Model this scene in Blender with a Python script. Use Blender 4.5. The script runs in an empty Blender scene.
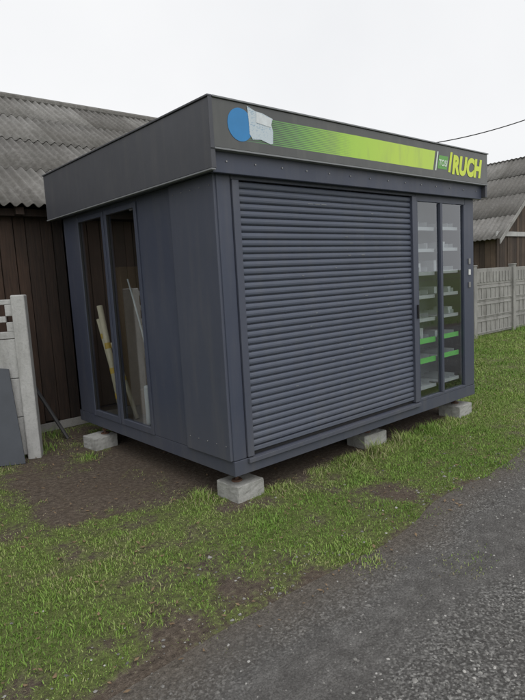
import bpy, bmesh, numpy as np, math, random
from mathutils import Matrix, Vector
random.seed(7); rng=np.random.default_rng(7)
S=bpy.context.scene
COL=S.collection
# ------------------------------------------------------------ helpers
def link(o,parent=None):
    COL.objects.link(o)
    if parent is not None: o.parent=parent
    return o
def empty(name):
    e=bpy.data.objects.new(name,None); e.empty_display_size=0.2
    return link(e)
class MB:
    def __init__(s): s.v=[];s.f=[];s.r=[]
    def box(s,x0,x1,y0,y1,z0,z1,rnd=None,M=None):
        if rnd is None: rnd=random.random()
        n=len(s.v)
        P=[(x0,y0,z0),(x1,y0,z0),(x1,y1,z0),(x0,y1,z0),(x0,y0,z1),(x1,y0,z1),(x1,y1,z1),(x0,y1,z1)]
        if M is not None: P=[tuple(M@Vector(p)) for p in P]
        s.v+=P; s.r+=[rnd]*8
        s.f+=[tuple(n+i for i in q) for q in ((0,3,2,1),(4,5,6,7),(0,1,5,4),(1,2,6,5),(2,3,7,6),(3,0,4,7))]
    def cyl(s,p0,p1,r0,r1=None,seg=12,rnd=None):
        if r1 is None:r1=r0
        if rnd is None: rnd=random.random()
        p0=Vector(p0);p1=Vector(p1);d=(p1-p0).normalized()
        a=d.orthogonal().normalized();b=d.cross(a)
        n=len(s.v)
        for p,r in((p0,r0),(p1,r1)):
            for i in range(seg):
                t=2*math.pi*i/seg
                s.v.append(tuple(p+a*math.cos(t)*r+b*math.sin(t)*r)); s.r.append(rnd)
        for i in range(seg):
            j=(i+1)%seg
            s.f.append((n+i,n+j,n+seg+j,n+seg+i))
        s.f.append(tuple(n+i for i in reversed(range(seg)))); s.f.append(tuple(n+seg+i for i in range(seg)))
    def build(s,name,mat,parent=None,bevel=0,smooth=False):
        return mesh_from(name,s.v,s.f,mat,parent,bevel,smooth,{'rnd':s.r})
def mesh_from(name,v,f,mat,parent=None,bevel=0,smooth=False,attrs=None):
    me=bpy.data.meshes.new(name); me.from_pydata([tuple(p) for p in v],[],[tuple(q) for q in f]); me.update()
    if attrs:
        for k,a in attrs.items():
            at=me.attributes.new(k,'FLOAT','POINT'); at.data.foreach_set('value',np.array(a,dtype=np.float32))
    if smooth:
        me.polygons.foreach_set('use_smooth',[True]*len(me.polygons))
    me.materials.append(mat)
    o=bpy.data.objects.new(name,me); link(o,parent)
    if bevel>0:
        m=o.modifiers.new('bev','BEVEL'); m.width=bevel; m.segments=2; m.limit_method='ANGLE'; m.angle_limit=math.radians(40)
    return o
def fast_mesh(name,V,F,mat,attrs=None,parent=None,smooth=False):
    V=np.asarray(V,dtype=np.float32);F=np.asarray(F,dtype=np.int32)
    me=bpy.data.meshes.new(name); k=F.shape[1]
    me.vertices.add(len(V)); me.vertices.foreach_set('co',V.ravel())
    me.loops.add(F.size); me.loops.foreach_set('vertex_index',F.ravel())
    me.polygons.add(len(F)); me.polygons.foreach_set('loop_start',np.arange(0,F.size,k,dtype=np.int32))
    try: me.polygons.foreach_set('loop_total',np.full(len(F),k,dtype=np.int32))
    except Exception: pass
    me.update(calc_edges=True)
    if attrs:
        for n,a in attrs.items():
            at=me.attributes.new(n,'FLOAT','POINT'); at.data.foreach_set('value',np.asarray(a,dtype=np.float32))
    if smooth: me.polygons.foreach_set('use_smooth',np.ones(len(F),dtype=bool))
    me.materials.append(mat)
    o=bpy.data.objects.new(name,me); return link(o,parent)
def box(name,x0,x1,y0,y1,z0,z1,mat,parent,bevel=0.003):
    m=MB(); m.box(x0,x1,y0,y1,z0,z1,0.5); return m.build(name,mat,parent,bevel)
# value noise
_G=rng.random((256,256))
def vnoise(x,y,sc,ox=0.):
    x=np.asarray(x)*sc+ox+1000; y=np.asarray(y)*sc+ox*1.7+1000
    xi=np.floor(x).astype(int); yi=np.floor(y).astype(int); fx=x-xi; fy=y-yi
    fx=fx*fx*(3-2*fx); fy=fy*fy*(3-2*fy)
    g=lambda a,b:_G[a%256,b%256]
    return (g(xi,yi)*(1-fx)+g(xi+1,yi)*fx)*(1-fy)+(g(xi,yi+1)*(1-fx)+g(xi+1,yi+1)*fx)*fy
def fbm(x,y,sc,ox=0.,o=4):
    s=0;a=.5;t=0
    for i in range(o): s=s+a*vnoise(x,y,sc*2**i,ox+13.1*i); t+=a; a*=.5
    return s/t
def sstep(a,b,x):
    t=np.clip((x-a)/(b-a),0,1); return t*t*(3-2*t)
# ------------------------------------------------------------ materials
class N:
    def __init__(s,name):
        s.m=bpy.data.materials.new(name); s.m.use_nodes=True; s.t=s.m.node_tree
        s.b=s.t.nodes['Principled BSDF']; s.out=s.t.nodes['Material Output']
        s.geo=s.t.nodes.new('ShaderNodeTexCoord').outputs['Object']
    def n(s,ty,**k):
        x=s.t.nodes.new(ty)
        for a,b in k.items(): setattr(x,a,b)
        return x
    def l(s,a,b): s.t.links.new(a,b)
    def mapping(s,scale=(1,1,1),src=None):
        m=s.n('ShaderNodeMapping'); m.inputs['Scale'].default_value=scale; s.l(src or s.geo,m.inputs['Vector']); return m.outputs[0]
    def noise(s,scale,detail=4,rough=.6,vec=None):
        x=s.n('ShaderNodeTexNoise'); x.inputs['Scale'].default_value=scale; x.inputs['Detail'].default_value=min(detail,4); x.inputs['Roughness'].default_value=rough
        s.l(vec or s.geo,x.inputs['Vector']); return x.outputs['Fac']
    def vor(s,scale,feat='F1',out='Distance',vec=None):
        x=s.n('ShaderNodeTexVoronoi'); x.feature=feat; x.inputs['Scale'].default_value=scale; s.l(vec or s.geo,x.inputs['Vector']); return x.outputs[out]
    def ramp(s,fac,stops):
        r=s.n('ShaderNodeValToRGB'); e=r.color_ramp.elements
        while len(e)<len(stops): e.new(0.5)
        for q,(p,c) in zip(e,stops):
            q.position=p; q.color=(c,c,c,1) if isinstance(c,(int,float)) else (*c,1)
        s.l(fac,r.inputs[0]); return r.outputs[0]
    def mix(s,fac,a,b,mode='MIX'):
        x=s.n('ShaderNodeMix'); x.data_type='RGBA'; x.blend_type=mode
        for sock,v in ((x.inputs[0],fac),(x.inputs[6],a),(x.inputs[7],b)):
            if hasattr(v,'is_linked') or hasattr(v,'links'): s.l(v,sock)
            elif isinstance(v,(int,float)) : sock.default_value=v if sock is x.inputs[0] else (v,v,v,1)
            else: sock.default_value=(*v,1)
        return x.outputs[2]
    def math(s,op,a,b=None,c=None,clamp=False):
        x=s.n('ShaderNodeMath'); x.operation=op; x.use_clamp=clamp
        for i,v in enumerate((a,b,c)):
            if v is None: continue
            if hasattr(v,'links'): s.l(v,x.inputs[i])
            else: x.inputs[i].default_value=v
        return x.outputs[0]
    def attr(s,name):
        x=s.n('ShaderNodeAttribute'); x.attribute_name=name; return x.outputs['Fac']
    def bump(s,h,strength=.3,dist=.01):
        x=s.n('ShaderNodeBump'); x.inputs['Strength'].default_value=strength; x.inputs['Distance'].default_value=dist
        s.l(h,x.inputs['Height']); s.l(x.outputs[0],s.b.inputs['Normal'])
    def color(s,c):
        if hasattr(c,'links'): s.l(c,s.b.inputs['Base Color'])
        else: s.b.inputs['Base Color'].default_value=(*c,1)
    def rough(s,c):
        if hasattr(c,'links'): s.l(c,s.b.inputs['Roughness'])
        else: s.b.inputs['Roughness'].default_value=c
    def xyz(s):
        x=s.n('ShaderNodeSeparateXYZ'); s.l(s.geo,x.inputs[0]); return x.outputs
def paint(name,c,r=.35,dirt=.35,spec=.45):
    m=N(name)
    n1=m.noise(3.0,6,.65); n2=m.noise(60,3,.6); st=m.noise(9,5,.6,m.mapping((1,1,.12)))
    z=m.xyz()[2]
    low=m.math('MULTIPLY',m.math('SUBTRACT',.75,z,clamp=True),m.ramp(n1,[(.3,0.2),(.7,1)]))
    dc=(.18,.17,.15)
    c1=m.mix(m.math('MULTIPLY',m.ramp(st,[(.48,0),(.75,1)]),.16*dirt/.35),c,dc)
    c1=m.mix(m.math('MULTIPLY',low,dirt*1.3,clamp=True),c1,dc)
    c1=m.mix(m.math('MULTIPLY',m.ramp(n1,[(.35,0),(.7,1)]),.30),c1,tuple(v*.74 for v in c))
    m.color(c1)
    m.rough(m.math('ADD',m.math('MULTIPLY',n1,.22),m.math('ADD',r-.1,m.math('MULTIPLY',low,.3))))
    m.b.inputs['Specular IOR Level'].default_value=spec
    m.bump(m.math('ADD',n2,m.math('MULTIPLY',n1,6)),.06,.004)
    return m.m
M_BODY=paint('anthracite_paint',(.052,.061,.092),.42)
M_BODY2=paint('anthracite_paint_panel',(.066,.074,.103),.46)
M_FASC=paint('fascia_paint',(.064,.067,.080),.46)
M_SHUT=paint('shutter_paint',(.088,.101,.137),.45,.3,.35)
M_DARK=paint('dark_trim',(.018,.019,.024),.5)
M_EDGE=paint('light_edge',(.20,.21,.22),.4)
def concrete(name,c,var=.5,stain=(.08,.075,.06)):
    m=N(name); a=m.noise(2.2,7,.65); b=m.noise(45,5,.7); v=m.noise(6,6,.6,m.mapping((1,1,.25)))
    col=m.mix(m.ramp(a,[(.3,0),(.7,1)]),tuple(x*.7 for x in c),c)
    col=m.mix(m.math('MULTIPLY',m.ramp(v,[(.5,0),(.72,1)]),var),col,stain)
    col=m.mix(m.math('MULTIPLY',m.ramp(b,[(.5,0),(.7,1)]),.4),col,tuple(x*.45 for x in c))
    m.color(col); m.rough(.9); m.bump(b,.6,.008); return m.m
M_BLOCK=concrete('block_concrete',(.40,.40,.38),.4)
M_FENCE=concrete('fence_concrete',(.33,.325,.31),.6,(.10,.095,.085))
M_FENCEW=concrete('fence_concrete_white',(.50,.50,.49),.5,(.16,.155,.14))
def wood(name,a,b,axis=(9,9,.5)):
    m=N(name); g=m.noise(6,8,.7,m.mapping(axis)); g2=m.noise(1.3,4,.6); rn=m.attr('rnd')
    f=m.math('ADD',m.math('MULTIPLY',g,.8),m.math('MULTIPLY',rn,.5))
    c=m.ramp(f,[(.35,a),(.66,tuple((x+y)/2 for x,y in zip(a,b))),(.95,b)])
    c=m.mix(m.math('MULTIPLY',m.ramp(g2,[(.4,0),(.7,1)]),.5),c,tuple(x*.6 for x in a))
    m.color(c); m.rough(.85); m.bump(g,.7,.012); return m.m
M_WOOD=wood('weathered_planks',(.014,.009,.007),(.080,.046,.030))
M_WOOD2=wood('weathered_planks_grey',(.035,.025,.019),(.12,.085,.06))
def roofm():
    m=N('corrugated_fibre_cement'); a=m.noise(1.1,7,.7); b=m.noise(14,6,.75); rn=m.attr('rnd'); st=m.noise(5,5,.6,m.mapping((1.5,.2,.2)))
    c=m.ramp(m.math('ADD',m.math('MULTIPLY',b,.7),m.math('MULTIPLY',rn,.3)),[(.3,(.10,.095,.088)),(.55,(.175,.17,.16)),(.8,(.26,.255,.245))])
    c=m.mix(m.math('MULTIPLY',m.ramp(a,[(.42,0),(.62,1)]),.5),c,(.085,.08,.07))
    c=m.mix(m.math('MULTIPLY',m.ramp(st,[(.5,0),(.7,1)]),.4),c,(.06,.06,.052))
    m.color(c); m.rough(.95); m.bump(b,.4,.01); return m.m
M_ROOF=roofm()
def simple(name,c,r=.5,metal=0,var=.2,sc=20):
    m=N(name); n=m.noise(sc,4,.6); m.color(m.mix(n,tuple(x*(1-var) for x in c),tuple(min(1,x*(1+var)) for x in c))); m.rough(r); m.b.inputs['Metallic'].default_value=metal; return m.m
M_STEEL=simple('galvanised_steel',(.30,.30,.30),.45,.8)
M_RUST=simple('rusty_steel',(.10,.055,.035),.8,.2,.5,60)
M_WHITE=simple('white_plastic',(.62,.63,.62),.45)
M_SHELF=simple('shelf_grey',(.42,.45,.47),.5,0,.15,5)
M_CREAM=simple('cream_card_tube',(.62,.56,.42),.6)
M_TAPE=simple('yellow_tag',(.62,.42,.08),.4)
M_GREENS=simple('green_price_strip',(.16,.62,.12),.4)
M_INT=simple('interior_wall',(.13,.105,.09),.7,0,.25,3)
M_INTF=simple('interior_floor',(.14,.12,.10),.7,0,.3,8)
M_BLACK=simple('black_rubber',(.012,.012,.013),.6)
M_CARD=simple('cardboard',(.25,.18,.11),.8)
M_BOARD=simple('grey_board',(.055,.062,.075),.6,0,.3,4)
def glassm():
    m=N('window_glass'); t=m.t
    tr=m.n('ShaderNodeBsdfTransparent'); tr.inputs[0].default_value=(.80,.83,.83,1)
    gl=m.n('ShaderNodeBsdfGlossy'); gl.inputs['Roughness'].default_value=.012; gl.inputs[0].default_value=(.95,.97,1,1)
    lw=m.n('ShaderNodeLayerWeight'); lw.inputs[0].default_value=.5
    sch=m.math('ADD',m.math('MULTIPLY',m.math('POWER',lw.outputs['Facing'],4.),.92),.10)
    mx=m.n('ShaderNodeMixShader'); m.l(m.math('MULTIPLY',sch,1.3,clamp=True),mx.inputs[0]); m.l(tr.outputs[0],mx.inputs[1]); m.l(gl.outputs[0],mx.inputs[2])
    m.l(mx.outputs[0],m.out.inputs[0]); return m.m
M_GLASS=glassm()
# ------------------------------------------------------------ ground
def edgeY(x): return -1.16+.20*(fbm(x,0*np.asarray(x),.45,3.)-.5)*2+.10*(vnoise(x,0*np.asarray(x),2.3,9)-.5)
def H(x,y):
    near=np.exp(-((np.asarray(x)-1)**2+(np.asarray(y)+0)**2)/160.)
    h=.05*(fbm(x,y,.5,5.,2)-.5)+.02*(vnoise(x,y,2.0,31)-.5)
    kio=np.exp(-(np.clip(np.abs(np.asarray(x)-1.77)-1.8,0,9)**2+np.clip(np.abs(np.asarray(y)-1.4)-1.4,0,9)**2)/.15)
    return h*near*(1-kio)
def gmask(x,y):
    x=np.asarray(x,float);y=np.asarray(y,float)
    n=fbm(x,y,1.1,7.,5); n2=fbm(x,y,4.2,21.,3); n3=fbm(x,y,9.,61.,2)
    m=.97+ (n-.5)*1.5+(n2-.5)*1.1+(n3-.5)*.7
    d=sstep(-1.9,-.6,x)*sstep(.22,.75,y+.35*(n-.5))*(1-sstep(.2,.5,x))
    m-=d*.95
    und=sstep(-.05,.25,x)*(1-sstep(3.4,3.7,x))*sstep(.02,.3,y)*(1-sstep(2.7,2.95,y))
    m-=und*1.2
    m-=.5*np.exp(-((x-.15)/.6)**2-((y+.05)/.2)**2)
    m-=.38*np.exp(-((y-edgeY(x)-.34)/.25)**2)*sstep(.40,.60,fbm(x,y,.8,101,3))
    e=y-edgeY(x)
    m-=1.3*(1-sstep(-.26,.14,e+.55*(fbm(x,y,2.3,44,4)-.5)))
    m+=1.0*sstep(-5.2,-6.2,y)+.2*sstep(4,6,x)*(e>.2)
    return np.clip(m,0,1)
def grid(xs,ys):
    X,Y=np.meshgrid(xs,ys,indexing='ij'); nx,ny=X.shape
    i=np.arange(nx*ny).reshape(nx,ny)
    F=np.stack([i[:-1,:-1],i[1:,:-1],i[1:,1:],i[:-1,1:]],-1).reshape(-1,4)
    return X.ravel(),Y.ravel(),F
far=[-400,-200,-100,-60,-40,-25,-16,-11,-8]
xs=np.array(far+list(np.arange(-6,12,.06))+[12.5,14,16,19,23,30,40,60,100,200,400])
ys=np.array(far+list(np.arange(-6,5,.06))+[5.5,7,9,12,16,23,30,40,60,100,200,400])
X,Y,F=grid(xs,ys)
def ground_mat():
    m=N('lawn_soil'); g=m.attr('grass')
    a=m.noise(3,7,.7); b=m.noise(28,7,.75); c=m.noise(150,4,.7)
    soil=m.ramp(m.math('ADD',m.math('MULTIPLY',b,.55),m.math('MULTIPLY',c,.45)),[(.36,(.044,.035,.028)),(.52,(.125,.100,.079)),(.66,(.26,.22,.18))])
    soil=m.mix(m.math('MULTIPLY',m.ramp(a,[(.4,0),(.65,1)]),.5),soil,(.105,.078,.058))
    gr=m.ramp(m.math('ADD',m.math('MULTIPLY',b,.6),m.math('MULTIPLY',c,.4)),[(.36,(.055,.072,.020)),(.52,(.13,.170,.045)),(.68,(.22,.25,.09))])
    gf=m.math('MULTIPLY',m.ramp(m.math('ADD',g,m.math('MULTIPLY',m.math('SUBTRACT',b,.5),1.6)),[(.2,0),(.65,1)]),.85)
    m.color(m.mix(gf,soil,gr)); m.rough(.95); m.b.inputs['Specular IOR Level'].default_value=.2
    m.bump(m.math('ADD',b,m.math('MULTIPLY',c,.5)),1.,.022); return m.m
fast_mesh('ground',np.stack([X,Y,H(X,Y)],1),F,ground_mat(),{'grass':gmask(X,Y)},smooth=True)
# gravel road
def road_mat():
    m=N('gravel_surface'); e=m.attr('edge'); tr=m.attr('track')
    a=m.noise(1.3,6,.65); b=m.noise(40,7,.8); d=m.noise(9,4,.7); f_=m.noise(130,4,.8); v=m.vor(70); vc=m.n('ShaderNodeTexVoronoi'); vc.inputs['Scale'].default_value=95; m.l(m.geo,vc.inputs['Vector'])
    sepc=m.n('ShaderNodeSeparateColor'); m.l(vc.outputs['Color'],sepc.inputs[0])
    base=m.ramp(m.math('ADD',m.math('MULTIPLY',b,.5),m.math('MULTIPLY',sepc.outputs[0],.5)),[(.25,(.070,.067,.064)),(.5,(.155,.151,.145)),(.75,(.33,.325,.31))])
    base=m.mix(m.math('MULTIPLY',m.ramp(v,[(.35,0),(.65,1)]),.55),base,(.05,.048,.045))
    base=m.mix(m.math('MULTIPLY',m.ramp(a,[(.42,0),(.60,1)]),.5),base,(.090,.085,.080))
    dark=m.ramp(m.math('ADD',m.math('MULTIPLY',f_,.6),m.math('MULTIPLY',d,.4)),[(.34,(.050,.047,.045)),(.50,(.115,.110,.105)),(.64,(.24,.235,.225))])
    base=m.mix(m.ramp(m.math('ADD',tr,m.math('MULTIPLY',m.math('SUBTRACT',a,.5),1.4)),[(.25,0),(.85,.8)]),base,dark)
    soil=m.ramp(m.math('ADD',m.math('MULTIPLY',b,.5),m.math('MULTIPLY',f_,.5)),[(.36,(.05,.043,.035)),(.52,(.13,.113,.095)),(.66,(.25,.225,.195))])
    f=m.ramp(m.math('ADD',e,m.math('MULTIPLY',m.math('SUBTRACT',a,.5),.8)),[(.0,0),(.45,1)])
    m.color(m.mix(f,soil,base)); m.rough(.88); m.b.inputs['Specular IOR Level'].default_value=.25
    m.bump(m.math('ADD',m.math('MULTIPLY',v,-.8),m.math('ADD',b,f_)),.9,.011); return m.m
rx=np.array([-120,-60,-30,-15,-9]+list(np.arange(-6,12,.07))+[13,16,20,30,60,120]); tt=np.linspace(0,1,60)
nx=len(rx); E=edgeY(rx); E2=-5.4+.3*(vnoise(rx,0*rx,.5,77)-.5)
RX=np.repeat(rx,60); RY=(E[:,None]*(1-tt)+E2[:,None]*tt).ravel()
i=np.arange(nx*60).reshape(nx,60); RF=np.stack([i[:-1,:-1],i[:-1,1:],i[1:,1:],i[1:,:-1]],-1).reshape(-1,4)
ed=np.minimum(np.clip((np.repeat(E,60)-RY)/.7,0,1),np.clip((RY-np.repeat(E2,60))/.7,0,1))
def track(x,y): return np.exp(-((y+1.66)/.28)**2)+np.exp(-((y+3.3)/.35)**2)
fast_mesh('gravel_road',np.stack([RX,RY,H(RX,RY)+.004],1),RF,road_mat(),{'edge':ed,'track':track(RX,RY)},smooth=True)
# gravel stones (one mesh)
def stones(n,x0,x1,y0,y1,s0,s1,dens):
    x=rng.uniform(x0,x1,n);y=rng.uniform(y0,y1,n); k=rng.random(n)<dens(x,y); x=x[k];y=y[k]; n=len(x)
    base=np.array([(1,0,0),(.3,.95,0),(-.8,.6,0),(-.8,-.6,0),(.3,-.95,0),(.1,.1,.8),(-.2,-.15,.75)],float)
    tri=np.array([(0,1,5),(1,2,5),(2,6,5),(2,3,6),(3,4,6),(4,0,6),(0,5,6)])
    s=s0+(s1-s0)*rng.random(n)**3
    P=base[None]*(1+rng.uniform(-.3,.3,(n,7,3)))
    th=rng.uniform(0,6.28,n);c=np.cos(th)[:,None];sn=np.sin(th)[:,None]
    asp=rng.uniform(.55,1,n)[:,None]
    px=P[:,:,0];py=P[:,:,1]*asp
    V=np.stack([(px*c-py*sn)*s[:,None]+x[:,None],(px*sn+py*c)*s[:,None]+y[:,None],P[:,:,2]*s[:,None]*rng.uniform(.5,1,n)[:,None]+(H(x,y)+.003-.1*s)[:,None]],-1)
    Fc=(tri[None]+(np.arange(n)*7)[:,None,None]).reshape(-1,3)
    return V.reshape(-1,3),Fc,np.repeat(rng.random(n),7)
def dd(x,y):
    e=edgeY(x)-y
    p=.25+.75*sstep(.42,.62,fbm(x,y,.9,66,4)); p=p*(1-.6*np.clip(track(x,y),0,1))
    return np.where(e>0,sstep(-.1,.6,e)*p,.05*sstep(-.5,0,e)+.006)
V1,F1,R1=stones(100000,-2.6,4.,-3.6,0.,.0035,.014,dd)
V2,F2,R2=stones(26000,2.5,14,-5.,0.,.007,.02,dd)
V3,F3,R3=stones(3000,-2.5,4,-3.6,0.3,.012,.024,dd)
Vs=np.concatenate([V1,V2,V3]);Fs=np.concatenate([F1,F2+len(V1),F3+len(V1)+len(V2)]);Rs=np.concatenate([R1,R2,R3])
m=N('stone_chips'); rn=m.attr('rnd')
m.color(m.ramp(rn,[(0,(.08,.077,.072)),(.5,(.17,.165,.155)),(.88,(.27,.265,.25)),(1,(.40,.39,.37))])); m.rough(.85)
fast_mesh('gravel',Vs,Fs,m.m,{'rnd':Rs})
# grass
def blades(n,x0,x1,y0,y1,h0,h1,w,dens=None,lean=.6):
    x=rng.uniform(x0,x1,n);y=rng.uniform(y0,y1,n)
    g=gmask(x,y) if dens is None else dens(x,y)
    k=rng.random(n)<g**1.2
    k&=~((x>.03)&(x<3.5)&(y>.15)&(y<2.8)&(rng.random(n)<.9))
    x=x[k];y=y[k];g=g[k];n=len(x)
    cl=vnoise(x,y,6.,88)
    h=(h0+(h1-h0)*rng.random(n)**2.0)*(.45+.55*g)*(.5+.8*cl)
    th=rng.uniform(0,6.28,n);ln=rng.uniform(.15,1,n)*lean*h*1.8
    dx=np.cos(th);dy=np.sin(th); t2=th+rng.uniform(-.8,.8,n)+1.57
    wx=np.cos(t2)*w*rng.uniform(.5,1.2,n);wy=np.sin(t2)*w
    z=H(x,y)-.002
    A=np.stack([x-wx/2,y-wy/2,z],1);B=np.stack([x+wx/2,y+wy/2,z],1)
    C=np.stack([x+wx/2.6+dx*ln*.4,y+wy/2.6+dy*ln*.4,z+h*.62],1)
    D=np.stack([x+dx*ln,y+dy*ln,z+h],1)
    Dm=np.stack([x-wx/2.6+dx*ln*.4,y-wy/2.6+dy*ln*.4,z+h*.62],1)
    V=np.stack([A,B,C,D,Dm],1).reshape(-1,3)
    q=np.arange(n)[:,None]*5
    Fq=np.concatenate([q+np.array([0,1,2]),q+np.array([0,2,4]),q+np.array([4,2,3])],0)
    dry=np.clip(.60*rng.random(n)+.55*(1-g)+.6*(vnoise(x,y,1.6,90)-.5),0,1)
    return V,Fq,np.repeat(dry,5)
parts=[blades(430000,-3.2,4.8,-1.8,3.5,.008,.032,.0055),
       blades(70000,4.5,14,-1.6,3.4,.015,.045,.012),
       blades(16000,-8,-3.2,-1.6,3.4,.02,.05,.014),
       blades(10000,-8,14,-9,-5.2,.03,.07,.02)]
def tuft(cx,cy,r,n,h):
    f=lambda x,y:np.exp(-(((x-cx)**2+(y-cy)**2)/(r*r)*2))
    return blades(n,cx-r*1.4,cx+r*1.4,cy-r*1.4,cy+r*1.4,h*.5,h,.006,f,.75)
tf=[(-.12,.33,.13,1100,.13),(1.35,-.06,.2,2200,.11),(1.62,-.05,.14,1200,.16),(2.15,-.06,.24,2200,.14),(2.6,-.02,.2,1500,.12),(3.0,-.05,.15,900,.12),(3.75,.3,.3,2200,.14),(.45,-.02,.14,700,.08),(-.25,2.05,.18,800,.10),(-.5,2.75,.3,1600,.14),(-1.2,2.6,.4,2000,.13),(-.2,3.2,.3,900,.15),(.9,.0,.15,700,.09),(-1.6,1.5,.35,1500,.08),(10,3.2,.9,3000,.2),(12,3.1,1.2,4000,.18),(8,3.0,.9,3000,.2)]
parts+=[tuft(*t) for t in tf]
for _ in range(60):
    cx=random.uniform(-2.6,4.5);cy=random.uniform(-1.1,.2)
    parts.append(tuft(cx,cy,random.uniform(.05,.13),150,random.uniform(.03,.05)))
o=0;Vl=[];Fl=[];Rl=[]
for v,f,r in parts: Vl.append(v);Fl.append(f+o);Rl.append(r);o+=len(v)
m=N('grass_blades'); rn=m.attr('rnd'); pn=m.noise(1.4,3,.6)
c=m.ramp(rn,[(0,(.12,.225,.035)),(.35,(.185,.30,.055)),(.62,(.27,.34,.10)),(.85,(.32,.30,.16)),(1,(.30,.25,.17))])
c=m.mix(m.math('MULTIPLY',m.ramp(pn,[(.35,0),(.7,1)]),.3),c,(.11,.185,.04))
m.color(c); m.rough(.6); m.b.inputs['Specular IOR Level'].default_value=.25
fast_mesh('grass',np.concatenate(Vl),np.concatenate(Fl),m.m,{'rnd':np.concatenate(Rl)})
# dead leaves / debris (one mesh)
n=1500; x=rng.uniform(-2.6,5,n);y=rng.uniform(-1.3,3.3,n);z=H(x,y)+rng.uniform(.004,.02,n);th=rng.uniform(0,6.28,n);s=rng.uniform(.006,.02,n)
V=[];Fq=[]
for i in range(n):
    c_,s_=math.cos(th[i])*s[i],math.sin(th[i])*s[i]
    k=len(V); t=random.uniform(-.008,.01)
    V+=[(x[i]+c_,y[i]+s_,z[i]+t),(x[i]-s_*.5,y[i]+c_*.5,z[i]-t*.5),(x[i]-c_,y[i]-s_,z[i]+abs(t)),(x[i]+s_*.5,y[i]-c_*.5,z[i])]; Fq.append((k,k+1,k+2,k+3))
fast_mesh('fallen_leaves',V,Fq,simple('dead_leaf',(.17,.115,.065),.8,0,.6,30))
# ------------------------------------------------------------ kiosk
W=3.554;D=2.822
K=empty('market_kiosk')
def kb(n,*a,mat=M_BODY,bevel=.003): return box(n,*a,mat,K,bevel)
kb('base_beam_front',0,W,-.004,.09,.22,.335); kb('base_beam_left',0,.09,.0905,D-.09,.22,.335)
kb('base_beam_back',0,W,D-.0895,D,.22,.335); kb('base_beam_right',W-.09,W,.0905,D-.09,.22,.335)
kb('floor',.091,W-.091,.091,D-.091,.25,.33,mat=M_INTF)
for q in (.9,1.8,2.7): kb('floor_joist',q,q+.06,.091,D-.091,.215,.2495,mat=M_RUST)
kb('corner_panel',-.022,.03,.012,.60,.338,2.438,mat=M_BODY2,bevel=.006)
kb('side_panel',.0,.04,.604,1.155,.338,2.438)
kb('side_post',.0,.06,2.43,D,.338,2.438,mat=M_BODY)
def window(nm,y0,y1,z0,z1,fr=.045,xo=0,sx=1):
    def q(n,a,b,*r,**k):
        a,b=xo+sx*a,xo+sx*b
        kb(n,min(a,b),max(a,b),*r,**k)
    q(nm+'_stile_a',-.012,.045,y0,y0+fr,z0,z1); q(nm+'_stile_b',-.012,.045,y1-fr,y1,z0,z1)
    q(nm+'_rail_top',-.010,.045,y0+fr,y1-fr,z1-fr,z1); q(nm+'_rail_bottom',-.010,.045,y0+fr,y1-fr,z0,z0+fr*1.3)
    q(nm+'_gasket_a',-.004,.02,y0+fr,y0+fr+.008,z0+fr*1.3,z1-fr,mat=M_BLACK,bevel=0)
    q(nm+'_gasket_b',-.004,.02,y1-fr-.008,y1-fr,z0+fr*1.3,z1-fr,mat=M_BLACK,bevel=0)
    gx=xo+sx*.009; a,b,c,d=y0+fr,y1-fr,z0+fr*1.3,z1-fr
    mesh_from(nm+'_glass',[(gx,a,c),(gx,b,c),(gx,b,d),(gx,a,d)],[(0,3,2,1)],M_GLASS,K)
window('window_near',1.16,1.785,.338,2.40); window('window_far',1.80,2.425,.338,2.40)
kb('window_head',.0,.045,1.16,2.425,2.402,2.438)
kb('back_wall',.0,W,D-.05,D,.337,2.438,mat=M_BODY); kb('back_wall_lining',.062,W-.06,D-.06,D-.052,.34,2.43,mat=M_INT)
kb('right_wall_front',W-.05,W,.06,.60,.337,2.438); kb('right_wall_back',W-.05,W,2.43,D-.052,.337,2.438); kb('right_wall_head',W-.045,W,.602,2.428,2.402,2.438)
for a_,b_ in ((.602,1.2),(1.215,1.81),(1.825,2.428)): window('added_right_window',a_,b_,.338,2.40,.045,W,-1)  # glazing added on the unseen right side to let daylight into the interior
# front
kb('corner_post',.0,.125,.0,.06,.337,2.438,mat=M_BODY,bevel=.008)
kb('shutter_guide_a',.128,.19,-.014,.06,.345,2.40,mat=M_BODY2); kb('shutter_guide_b',2.355,2.425,-.014,.06,.345,2.40,mat=M_BODY2)
kb('shutter_header',.128,2.425,.0,.06,2.402,2.438)
kb('cabinet_post',3.37,W,.0,.06,.337,2.438,mat=M_BODY,bevel=.006)
kb('cabinet_header',2.427,3.368,.0,.06,2.36,2.438); kb('cabinet_sill',2.427,3.368,-.006,.06,.337,.365)
kb('cabinet_mullion',2.865,2.905,-.008,.05,.366,2.359); kb('cabinet_stile_a',2.427,2.455,-.006,.05,.366,2.359); kb('cabinet_stile_b',3.335,3.368,-.006,.05,.366,2.359)
for nm_,a,b in (('cabinet_glass_a',2.455,2.865),('cabinet_glass_b',2.905,3.335)):
    mesh_from(nm_,[(a,.015,.366),(b,.015,.366),(b,.015,2.359),(a,.015,2.359)],[(0,1,2,3)],M_GLASS,K)
M_BACKP=simple('cabinet_back_panel',(.24,.27,.285),.5,0,.2,3)
kb('cabinet_back',2.43,3.49,.40,.415,.34,2.43,mat=M_BACKP); kb('cabinet_side',2.43,2.45,.062,.399,.34,2.43,mat=M_SHELF)
mbi=MB(); mbd=MB()
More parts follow.
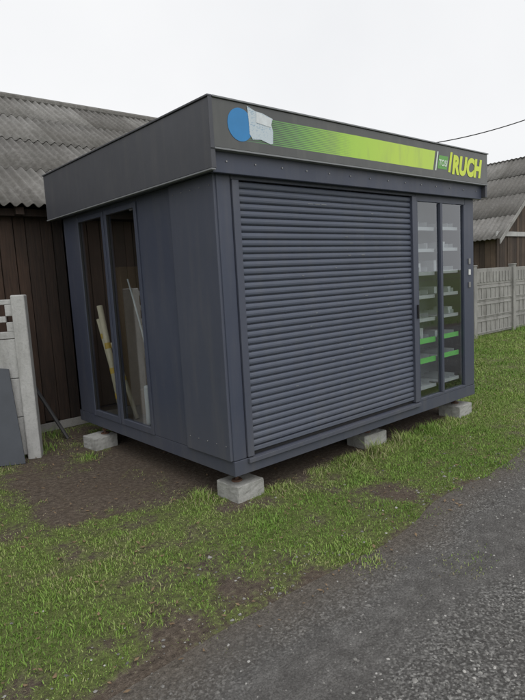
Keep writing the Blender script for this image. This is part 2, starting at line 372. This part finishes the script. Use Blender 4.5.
for i,z in enumerate((.44,.72,.93,1.16,1.40,1.64,1.88,2.10)):
    kb('shelf_a',2.462,2.86,.08,.395,z,z+.014,mat=M_SHELF,bevel=0); kb('shelf_b',2.91,3.33,.08,.395,z+.01,z+.024,mat=M_SHELF,bevel=0)
    ga=z in(.72,.93)
    kb('shelf_lip_a',2.462,2.86,.068,.079,z-.016,z+.040 if ga else z+.020,mat=M_GREENS if ga else M_SHELF,bevel=0)
    kb('shelf_lip_b',2.91,3.33,.068,.079,z-.006,z+.045 if ga else z+.028,mat=M_GREENS if ga else M_SHELF,bevel=0)
    for x_ in (2.60,2.74,3.02,3.15,3.25): mbd.box(x_,x_+.003,.082,.39,z+.026,z+.07)
    for _ in range(2):
        if random.random()<.75:
            x_=random.choice([2.48,2.62,2.75,2.93,3.06,3.2]); mbi.box(x_,x_+random.uniform(.06,.10),.12,.3,z+.026,z+.026+random.uniform(.03,.12))
mbd.build('shelf_dividers',M_SHELF,K); mbi.build('shelf_boxes',M_SHELF,K)
for z in (1.72,1.60,1.46): kb('lock_plate',3.43,3.47,-.012,-.0005,z,z+.06,mat=M_STEEL if z!=1.6 else M_WHITE,bevel=.002)
kb('handle',2.398,2.412,-.034,-.015,1.2,1.34,mat=M_BLACK)
# roller shutter
n=38; z0=.405; z1=2.398; p=(z1-z0)/n
prof=[(0.0,.032),(.05,.032),(.09,.020),(.25,.0130),(.5,.0110),(.75,.0135),(.9,.020),(.94,.032)]
V=[];Fq=[]
xsn=[.185,.9,1.6,2.36]
for s in range(n):
    jit=random.uniform(-.001,.001); js=[random.uniform(-.0012,.0012) for _ in xsn]
    for (t,y) in prof:
        for k_,xx in enumerate(xsn): V.append((xx,y+jit+js[k_],z0+(s+t)*p+js[k_]*.6))
rows=len(V)//4
for r in range(rows-1):
    for k in range(3): a=r*4+k; Fq.append((a,a+1,a+5,a+4))
sh=mesh_from('roller_shutter',V,Fq,M_SHUT,K)
sd=sh.modifiers.new('sol','SOLIDIFY'); sd.thickness=.004; sd.offset=-1
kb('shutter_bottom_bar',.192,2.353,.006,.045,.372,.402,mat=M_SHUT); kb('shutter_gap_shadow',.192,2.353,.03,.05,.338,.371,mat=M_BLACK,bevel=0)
kb('front_sill_lip',.128,2.425,-.03,-.0045,.300,.334,mat=M_BODY2)
kb('inner_wall',.13,2.42,.07,.09,.34,2.43,mat=M_INT)
mb=MB()
for _ in range(26):
    x_=random.uniform(.4,2.2); s=random.randrange(3,36); z_=z0+(s+.5)*p; L=random.uniform(.01,.05)
    if _<3: x_=.92+_*.08; z_=z0+35.5*p; L=.06
    mb.box(x_,x_+L,.0092,.0105,z_-.003,z_+.002)
mb.build('paint_chips',M_EDGE,K)
# fascia
o_=.109; zt=2.9
kb('fascia_left',-o_,-o_+.04,-o_+.002,D+o_,2.441,zt,mat=M_FASC,bevel=.006)
kb('fascia_back',-o_+.041,W+o_-.041,D+o_-.04,D+o_,2.441,zt,mat=M_FASC); kb('fascia_right',W+o_-.04,W+o_,-o_+.002,D+o_,2.441,zt,mat=M_FASC)
kb('fascia_lower_strip',-o_+.041,W+o_-.041,-.062,-.03,2.425,2.579,mat=M_BODY,bevel=.004)
kb('soffit',-o_+.041,W+o_-.041,-.029,D+o_-.041,2.4395,2.47,mat=M_BODY)
kb('roof_deck',-o_+.041,W+o_-.041,-.029,D+o_-.041,2.80,2.84,mat=M_DARK)
kb('lip_left',-o_-.010,-o_+.03,-o_-.006,D+o_+.008,zt+.001,zt+.014,mat=M_FASC,bevel=.002)
kb('lip_front',-o_+.031,W+o_+.008,-o_-.012,-o_+.03,zt+.001,zt+.013,mat=M_EDGE,bevel=.002)
kb('lip_back',-o_+.031,W+o_+.008,D+o_-.03,D+o_+.008,zt+.001,zt+.013,mat=M_FASC,bevel=.002)
kb('lip_right',W+o_-.03,W+o_+.008,-o_+.031,D+o_-.031,zt+.001,zt+.013,mat=M_FASC,bevel=.002)
kb('lip_left_bottom',-o_-.006,-o_+.03,-o_+.0,D+o_,2.430,2.4405,mat=M_EDGE,bevel=.002)
kb('sign_corner_trim',-o_-.004,-o_+.028,-o_-.005,-o_+.0015,2.57,zt,mat=M_FASC,bevel=.002)
mb=MB()
for i in range(14):
    x_=.05+i*.265
    mb.cyl((x_,-.062,2.505),(x_,-.068,2.505),.007,.006,8)
for i in range(5):
    for z_ in (.45,2.36): mb.cyl((-.022,.06+i*.12,z_),(-.026,.06+i*.12,z_),.005,.004,8)
mb.build('bolts',M_STEEL,K)
# sign panel
m=N('printed_sign'); xx,yy,zz=m.xyz()
Z0,Z1=2.648,2.832
band=m.math('MULTIPLY',m.math('GREATER_THAN',zz,Z0),m.math('LESS_THAN',zz,Z1))
xs_=m.math('ADD',xx,m.math('MULTIPLY',zz,-.25))
ex=m.math('LESS_THAN',xs_,2.60-.25*2.74)
sx=m.math('GREATER_THAN',xx,.16)
duty=m.n('ShaderNodeMapRange'); m.l(xx,duty.inputs[0]); duty.inputs[1].default_value=.2; duty.inputs[2].default_value=1.5; duty.inputs[3].default_value=.35; duty.inputs[4].default_value=1.05
fr=m.math('FRACT',m.math('DIVIDE',m.math('SUBTRACT',zz,Z0),(Z1-Z0)/14))
st=m.math('LESS_THAN',fr,duty.outputs[0])
mask=m.math('MULTIPLY',m.math('MULTIPLY',band,ex),m.math('MULTIPLY',st,sx))
gc=m.n('ShaderNodeMapRange'); m.l(xx,gc.inputs[0]); gc.inputs[1].default_value=.2; gc.inputs[2].default_value=2.0
green=m.ramp(gc.outputs[0],[(0,(.07,.17,.10)),(.3,(.17,.40,.09)),(.6,(.36,.60,.07)),(1,(.46,.64,.07))])
bg=m.mix(m.ramp(m.noise(1.5,4,.6),[(.3,0),(.7,1)]),(.068,.071,.071),(.088,.091,.088))
col=m.mix(mask,bg,green)
dr=m.noise(8,6,.65,m.mapping((1,1,.2))); col=m.mix(m.math('MULTIPLY',m.ramp(dr,[(.48,0),(.8,1)]),.35),col,(.17,.17,.15))
m.color(col); m.rough(.28); M_SIGN=m.m
kb('sign_panel',-o_+.03,W+o_,-o_,-.03,2.58,zt,mat=M_SIGN,bevel=.004)
kb('sign_bottom_edge',-o_+.03,W+o_,-o_-.006,-.063,2.568,2.5795,mat=M_EDGE,bevel=.001)
M_BLUE=simple('blue_print',(.025,.20,.46),.35,0,.15,8)
mb=MB(); mb.cyl((.155,-o_-.001,2.752),(.155,-o_-.0025,2.752),.112,.112,48); mb.build('blue_disc',M_BLUE,K)
m=N('paper_label'); b_=m.noise(55,3,.6,m.mapping((1,1,2.6))); b2=m.noise(9,3,.6); m.color(m.mix(m.math('MULTIPLY',m.ramp(b_,[(.55,0),(.6,1)]),m.ramp(b2,[(.4,.2),(.6,.9)])),(.50,.57,.61),(.20,.33,.46))); m.rough(.5); M_LAB=m.m
V=[(.235,2.700),(.262,2.664),(.34,2.672),(.43,2.650),(.455,2.655),(.461,2.74),(.447,2.79),(.463,2.832),(.36,2.858),(.30,2.862),(.222,2.888),(.232,2.80)]
mesh_from('label_sheet',[(a,-o_-.004,b) for a,b in V],[tuple(range(len(V)))],M_LAB,K)
m=simple('label_white',(.60,.64,.66),.5,0,.25,25)
mesh_from('label_header',[(.30,-o_-.006,2.785),(.440,-o_-.006,2.77),(.452,-o_-.006,2.83),(.305,-o_-.006,2.858)],[(0,1,2,3)],m,K)
M_YEL=simple('yellow_print',(.58,.70,.04),.3,0,.03); M_WPR=simple('white_print',(.6,.68,.6),.3,0,.03); M_GPR=simple('green_print',(.10,.32,.05),.3,0,.1)
def text(nm,s,x,z,size,mat,sx=1.,off=.006,y=-o_-.003):
    c=bpy.data.curves.new(nm,'FONT'); c.body=s; c.size=size; c.shear=.25; c.offset=off; c.extrude=.0008; c.space_character=1.06
    c.materials.append(mat); o=bpy.data.objects.new(nm,c); o.location=(x,y,z); o.rotation_euler=(math.pi/2,0,0); o.scale=(sx,1,1); link(o,K); return o
text('sign_lettering','RUCH',2.92,2.648,.245,M_YEL,.84,.014)
text('sign_small_lettering','TOSI',2.675,2.70,.085,M_WPR,.82,.002)
def quad(nm,x0,w,z0,z1,mat,y=-o_-.0025,sl=.25):
    mesh_from(nm,[(x0,y,z0),(x0+w,y,z0),(x0+w+sl*(z1-z0),y,z1),(x0+sl*(z1-z0),y,z1)],[(0,1,2,3)],mat,K)
quad('slash_a',2.61,.022,Z0,Z1,M_WPR,-o_-.0018); quad('slash_b',2.85,.04,Z0,2.85,M_YEL); quad('logo_ground',2.655,.17,2.67,2.80,M_GPR,-o_-.0014)
# feet
mb=MB()
for (x_,y_) in ((.12,.14),(1.8,.2),(3.36,.14),(.06,2.35),(3.36,2.6),(1.8,2.6)):
    mb.cyl((x_,y_,.128),(x_,y_,.222),.014,.014,10); mb.cyl((x_,y_,.128),(x_,y_,.14),.045,.04,14); mb.cyl((x_,y_,.165),(x_,y_,.185),.026,.026,6)
mb.build('levelling_feet',M_RUST,K)
# inside things
def tube(nm,a,b,r,tags):
    a=Vector(a);b=Vector(b); mb=MB(); mb.cyl(a,b,r,r,20); mb.build(nm,M_CREAM,K,0,True)
    mb=MB()
    for t in tags: mb.cyl(a.lerp(b,t),a.lerp(b,t+.05),r+.002,r+.002,20)
    if tags: mb.build(nm+'_tags',M_TAPE,K)
tube('card_tube',(.09,1.95,.34),(.08,2.24,1.50),.030,(.18,.40,.62))
tube('card_tube_b',(.15,2.02,.34),(.09,2.31,1.36),.026,(.3,.8))
tube('card_tube_c',(.20,1.86,.34),(.12,2.10,1.12),.022,(.5,))
kb('cardboard_box',.35,.75,1.75,2.05,.332,.60,mat=M_CARD); kb('counter',.9,2.0,1.7,2.3,.332,1.2,mat=M_SHELF); kb('white_bin',.10,.30,1.28,1.50,.332,.74,mat=M_SHELF,bevel=.02)
kb('inner_shelf',.45,.9,2.45,2.75,.332,1.9,mat=M_CARD)
mb=MB(); pv=None
for i in range(25):
    t=i/24; q=(.10,1.62-.36*math.sin(t*1.45),1.75-1.25*t)
    if pv: mb.cyl(pv,q,.008,.008,6)
    pv=q
mb.build('reflection_curve',M_SHELF,K)  # pale modelled curve standing in for a reflection on the near pane
# concrete blocks
def block(x0,x1,y0,y1,rot=0):
    cx,cy=(x0+x1)/2,(y0+y1)/2
    m_=MB(); R=Matrix.Translation((cx,cy,0))@Matrix.Rotation(rot,4,'Z')@Matrix.Translation((-cx,-cy,0))
    m_.box(x0,x1,y0,y1,-.02,.128,0.5,R)
    o=m_.build('concrete_block',M_BLOCK,None,0)
    me=o.data; bm=bmesh.new(); bm.from_mesh(me)
    bmesh.ops.bevel(bm,geom=list(bm.edges),offset=.006,segments=1,affect='EDGES')
    bmesh.ops.subdivide_edges(bm,edges=list(bm.edges),cuts=5,use_grid_fill=True)
    for v in bm.verts: v.co+=Vector((random.gauss(0,.0014),random.gauss(0,.0014),random.gauss(0,.0012)))
    bm.to_mesh(me); bm.free(); return o
block(.02,.29,.015,.275,.03); block(-.13,.13,2.22,2.48,.1); block(1.66,1.98,.09,.33,-.06); block(3.2,3.50,.0,.26,.05); block(3.2,3.5,2.45,2.7); block(1.65,1.95,2.45,2.7)
# ------------------------------------------------------------ corrugated roof builder
def corr_roof(nm,x0,x1,ya,za,yb,zb,parent,amp=.023,per=.125,rows=4,seg=8):
    n=int((x1-x0)/per*seg); xs=np.linspace(x0,x1,n+1); L=math.hypot(yb-ya,zb-za); ny=-(zb-za)/L; nz=(yb-ya)/L
    if nz<0: ny,nz=-ny,-nz
    w=amp*np.cos(xs/per*2*math.pi); V=[];F=[];R=[]
    for r in range(rows):
        for sgm in (0,1,2):
            t=(r+sgm*.5)/rows if sgm<2 else (r+1.04)/rows
            lift=[.014,.007,-.001][sgm]
            off=w+lift+.006*(vnoise(xs,0*xs+r*7+sgm,.8,12)-.5)*2
            sag=-.04*(vnoise(xs,0*xs+t*3,.25,40)-.5)*2
            yy=ya+(yb-ya)*t+ny*off; z_=za+(zb-za)*t+nz*off+sag
            V.append(np.stack([xs,yy,z_],1)); R.append(_G[(np.floor(xs/1.06).astype(int)*7+r*31)%256,r*5])
        b=r*3*(n+1)
        for sgm in (0,1):
            i=np.arange(n)+b+sgm*(n+1); F.append(np.stack([i,i+1,i+n+2,i+n+1],1))
    o=fast_mesh(nm,np.concatenate(V),np.concatenate(F),M_ROOF,{'rnd':np.concatenate(R)},parent,True)
    s=o.modifiers.new('s','SOLIDIFY'); s.thickness=.008; s.offset=-1
    return o
# ------------------------------------------------------------ barn behind the kiosk
B=empty('wooden_barn')
bx0,bx1=-12.,7.6; RZ=5.08
mb=MB(); x_=bx0
while x_<bx1:
    w=random.uniform(.10,.19); d=random.uniform(-.010,.012)
    mb.box(x_,min(x_+w-random.uniform(.004,.014),bx1),3.5+d,3.53+d,random.uniform(.02,.12),2.62); x_+=w
mb.build('front_planks',M_WOOD,B)
mb=MB(); mb.box(bx0+.02,bx1-.02,3.56,3.6,0,2.6,.1); mb.box(bx0+.02,bx0+.05,3.6,11.3,0,2.6,.1); mb.box(bx1-.07,bx1-.04,3.6,11.3,0,2.6,.1); mb.box(bx0,bx1,11.3,11.34,0,2.6,.2)
sl_=(RZ-2.645)/(7.3-3.27)
for gx in (bx0+.02,bx1-.05):
    y_=3.55
    while y_<11.1:
        w=.16; zc=2.62+sl_*min(y_+w/2-3.3,11.3-(y_+w/2))
        mb.box(gx,gx+.03,y_,y_+w-.006,2.4,max(2.5,zc-.08)); y_+=w
mb.build('walls',M_WOOD,B)
mb=MB(); mb.box(bx0,bx1,3.40,3.46,2.54,2.62,.2)
x_=bx0+.3
while x_<bx1: mb.box(x_,x_+.09,3.33,3.398,2.55,2.63,.3); x_+=.95
mb.build('eave_beam',M_WOOD,B)
mb=MB(); mb.box(bx0,bx1,3.47,3.4855,0,.10,.9); mb.build('plinth',M_FENCE,B)
corr_roof('roof_front',bx0-.2,bx1+.25,3.27,2.645,7.3,RZ,B)
corr_roof('roof_back',bx0-.2,bx1+.25,11.33,2.645,7.3,RZ,B,seg=4)
mb=MB(); mb.cyl((bx0-.2,7.3,RZ),(bx1+.25,7.3,RZ),.08,.08,10,.4); mb.build('ridge_cap',M_ROOF,B)
# ------------------------------------------------------------ second barn (gable to camera)
B2=empty('wooden_barn')
gx0,gx1,gy0,gy1=16.34,24.74,6.,24.; rz=5.88; ez=2.79
mid=(gx0+gx1)/2; mb=MB(); x_=gx0
while x_<gx1:
    w=random.uniform(.16,.24); xc=x_+w/2; zc=ez+(rz-ez)*(1-abs(xc-mid)/(mid-gx0)); d=random.uniform(-.01,.01)
    mb.box(x_,x_+w-.01,gy0+d,gy0+.03+d,.0,zc-.06); x_+=w
y_=gy0+.05
while y_<gy1: mb.box(gx0,gx0+.03,y_,y_+.19,0,ez-.05); mb.box(gx1,gx1+.03,y_,y_+.19,0,ez-.05); y_+=.2
mb.build('planks',M_WOOD2,B2)
mb=MB(); mb.box(gx0-.15,gx1+.15,gy0-.06,gy0-.02,ez-.1,ez+.06,.6); mb.build('tie_board',M_FENCEW,B2)
mb=MB(); mb.box(gx0+.05,gx1-.02,gy0+.06,gy0+.1,0,ez,.1); mb.box(gx0,gx1,gy1-.05,gy1,0,ez,.1); mb.build('inner',M_WOOD2,B2)
for sgn,ex_ in ((-1,gx0-.3),(1,gx1+.3)):
    zz_=ez-.3*(rz-ez)/(mid-gx0)
    r=corr_roof('roof_slope',-gy1-.2,-gy0+.25,0,zz_,mid-gx0+.3,rz+.02,B2,per=.177,seg=4,rows=4)
    if sgn<0: r.matrix_world=Matrix(((0,1,0,ex_),(-1,0,0,0),(0,0,1,0),(0,0,0,1)))
    else: r.matrix_world=Matrix(((0,-1,0,ex_),(-1,0,0,0),(0,0,1,0),(0,0,0,1)))
for sgn in (-1,1):
    V=[];hx=mid+sgn*(mid-gx0+.3); zz_=ez-.3*(rz-ez)/(mid-gx0)
    for y in (gy0-.27,gy0-.24):
        V+=[(hx,y,zz_-.16),(mid,y,rz-.16),(mid,y,rz-.01),(hx,y,zz_-.01)]
    mesh_from('verge_board',V,[(0,1,2,3),(7,6,5,4),(0,4,5,1),(3,2,6,7),(0,3,7,4),(1,5,6,2)],M_FENCE,B2)
# ------------------------------------------------------------ concrete panel fence, right
def fence(nm,p0,ang,npan,mat,h=1.66,pitch=2.0):
    Fo=empty(nm); M=Matrix.Translation((p0[0],p0[1],0))@Matrix.Rotation(ang,4,'Z')
    mb=MB()
    for i in range(npan+1):
        mb.box(i*pitch-.07,i*pitch+.07,-.07,.07,-.05,h+.03,None,M); mb.box(i*pitch-.08,i*pitch+.08,-.08,.08,h+.031,h+.06,None,M)
    mb.build('posts',mat,Fo,.01)
    mb=MB(); mr=MB()
    for i in range(npan):
        a=i*pitch+.072;b=(i+1)*pitch-.072; nr=4; hh=(h-.06)/nr; dz=random.uniform(-.02,.02)
        for r in range(nr):
            z=.04+r*hh+dz; mb.box(a,b,-.022,.022,z,z+hh-.006,None,M)
            if r<nr-1:
                mr.box(a+.05,b-.05,-.036,-.0225,z+.04,z+.07,None,M); mr.box(a+.05,b-.05,-.036,-.0225,z+hh-.08,z+hh-.05,None,M)
                k=a+.05
                while k<b-.08: mr.box(k,k+.03,-.036,-.0225,z+.071,z+hh-.081,None,M); k+=.225
            else:
                k=a+.05
                while k<b-.14:
                    mr.box(k,k+.10,-.036,-.0225,z+.06,z+hh-.09,None,M); k+=.16
    mb.build('slabs',mat,Fo,.006); mr.build('relief',mat,Fo,.004)
    return Fo
fence('concrete_fence',(7.9,3.42),0,13,M_FENCE)
an=math.atan2(.21,-.38)
def white_fence():
    Fo=empty('concrete_fence'); M=Matrix.Translation((-.55,2.55,0))@Matrix.Rotation(an,4,'Z')
    mb=MB(); mb.box(-.0,.13,-.07,.07,-.05,1.66,.5,M); mb.box(1.66,1.79,-.07,.07,-.05,1.66,.5,M); mb.build('posts',M_FENCEW,Fo,.012)
    mb=MB()
    for r in range(3): mb.box(.131,1.66,-.025,.025,.03+r*.40,.03+r*.40+.394,.5,M)
    z0=1.23; z1=1.62
    mb.box(.131,1.66,-.025,.025,z0,z0+.07,.5,M); mb.box(.131,1.66,-.025,.025,z1-.05,z1,.5,M); mb.box(.20,1.66,-.0248,.0248,z0+.165,z0+.225,.5,M)
    k=.131; i=0
    while k<1.6:
        mb.box(k,k+.07,-.0246,.0246,z0+.0705,z0+.1645,.5,M); mb.box(k+(.04 if i else 0),k+.07+(.04 if i else 0),-.0246,.0246,z0+.2255,z1-.0505,.5,M); k+=.17;i+=1
    mb.build('slabs',M_FENCEW,Fo,.006)
white_fence()
M=Matrix.Translation((-.77,2.40,0))@Matrix.Rotation(an,4,'Z')@Matrix.Rotation(math.radians(11),4,'X')
V=[(0,0,0.),(1.3,0,0),(1.3,0,1.15),(.10,0,.95)]; V=[M@Vector(v) for v in V]; nrm=(M.to_3x3()@Vector((0,1,0)))*.018
VV=[tuple(v) for v in V]+[tuple(v-nrm) for v in V]
mesh_from('leaning_board',VV,[(0,1,2,3),(7,6,5,4),(0,4,5,1),(1,5,6,2),(2,6,7,3),(3,7,4,0)],M_BOARD,None,.002)
mb=MB(); mb.cyl((-.12,2.95,.0),(-.42,3.36,.85),.022,.022,8); mb.build('leaning_pole',M_DARK)
# ------------------------------------------------------------ power line
P=empty('utility_pole'); mb=MB(); mb.cyl((13,.5,-.2),(13,.5,6.6),.13,.09,16); mb.box(12.4,13.6,.45,.55,6.2,6.3); mb.build('pole',M_WOOD2,P)
cu=bpy.data.curves.new('power_cable','CURVE'); cu.dimensions='3D'; cu.bevel_depth=.011
pts=[(7.5,5.2,4.4),(8.4,4.43,4.41),(9.26,3.71,4.47),(10.61,2.54,4.82),(11.8,1.53,5.35),(13,.5,6.2)]
s=cu.splines.new('NURBS'); s.points.add(len(pts)-1); s.order_u=4; s.use_endpoint_u=True
for q,p_ in zip(s.points,pts): q.co=(*p_,1)
cu.materials.append(M_BLACK); link(bpy.data.objects.new('power_cable',cu))
mb=MB(); mb.cyl((7.5,5.2,3.6),(7.5,5.2,4.45),.03,.03,8); mb.build('cable_mast',M_STEEL,B)
# ------------------------------------------------------------ world, sun, camera
w=bpy.data.worlds.new('World'); S.world=w; w.use_nodes=True; t=w.node_tree; bgn=t.nodes['Background']
SR=math.radians(190); EL=math.radians(52)
sky=t.nodes.new('ShaderNodeTexSky'); sky.sky_type='NISHITA'; sky.sun_disc=False; sky.sun_elevation=EL; sky.sun_rotation=SR; sky.air_density=1; sky.dust_density=4
hs=t.nodes.new('ShaderNodeHueSaturation'); hs.inputs['Saturation'].default_value=.12; t.links.new(sky.outputs[0],hs.inputs['Color'])
tc=t.nodes.new('ShaderNodeTexCoord'); nz=t.nodes.new('ShaderNodeTexNoise'); nz.inputs['Scale'].default_value=2.2; nz.inputs['Detail'].default_value=5; t.links.new(tc.outputs['Generated'],nz.inputs[0])
rp=t.nodes.new('ShaderNodeValToRGB'); rp.color_ramp.elements[0].position=.3; rp.color_ramp.elements[0].color=(8.1,8.2,8.4,1); rp.color_ramp.elements[1].position=.75; rp.color_ramp.elements[1].color=(9.0,9.05,9.15,1); t.links.new(nz.outputs[0],rp.inputs[0])
mx=t.nodes.new('ShaderNodeMix'); mx.data_type='RGBA'; mx.inputs[0].default_value=.9; t.links.new(hs.outputs[0],mx.inputs[6]); t.links.new(rp.outputs[0],mx.inputs[7]); t.links.new(mx.outputs[2],bgn.inputs[0])
bgn.inputs[1].default_value=.115
sl=bpy.data.lights.new('sun','SUN'); sl.energy=1.45; sl.angle=math.radians(60); sl.color=(1,.98,.95); so=link(bpy.data.objects.new('sun',sl))
dv=Vector((math.sin(SR)*math.cos(EL),math.cos(SR)*math.cos(EL),math.sin(EL)))
so.rotation_euler=dv.to_track_quat('Z','Y').to_euler()
cam=bpy.data.cameras.new('camera'); co=link(bpy.data.objects.new('camera',cam)); S.camera=co
yaw,pitch,roll=.8605,-.1273,-.0559
fw=Vector((math.cos(pitch)*math.cos(yaw),math.cos(pitch)*math.sin(yaw),math.sin(pitch))); r=Vector((math.sin(yaw),-math.cos(yaw),0)); u=r.cross(fw)
c_,s_=math.cos(roll),math.sin(roll); r2=c_*r+s_*u; u2=-s_*r+c_*u
Mx=Matrix((( r2.x,u2.x,-fw.x,-2.4128),(r2.y,u2.y,-fw.y,-3.1993),(r2.z,u2.z,-fw.z,1.6814),(0,0,0,1))); co.matrix_world=Mx
cam.sensor_fit='VERTICAL'; cam.sensor_height=24; cam.sensor_width=18; cam.lens=553.68/700*24; cam.clip_start=.05; cam.clip_end=2000
S.view_settings.view_transform='Standard'; S.view_settings.look='None'; S.view_settings.exposure=0
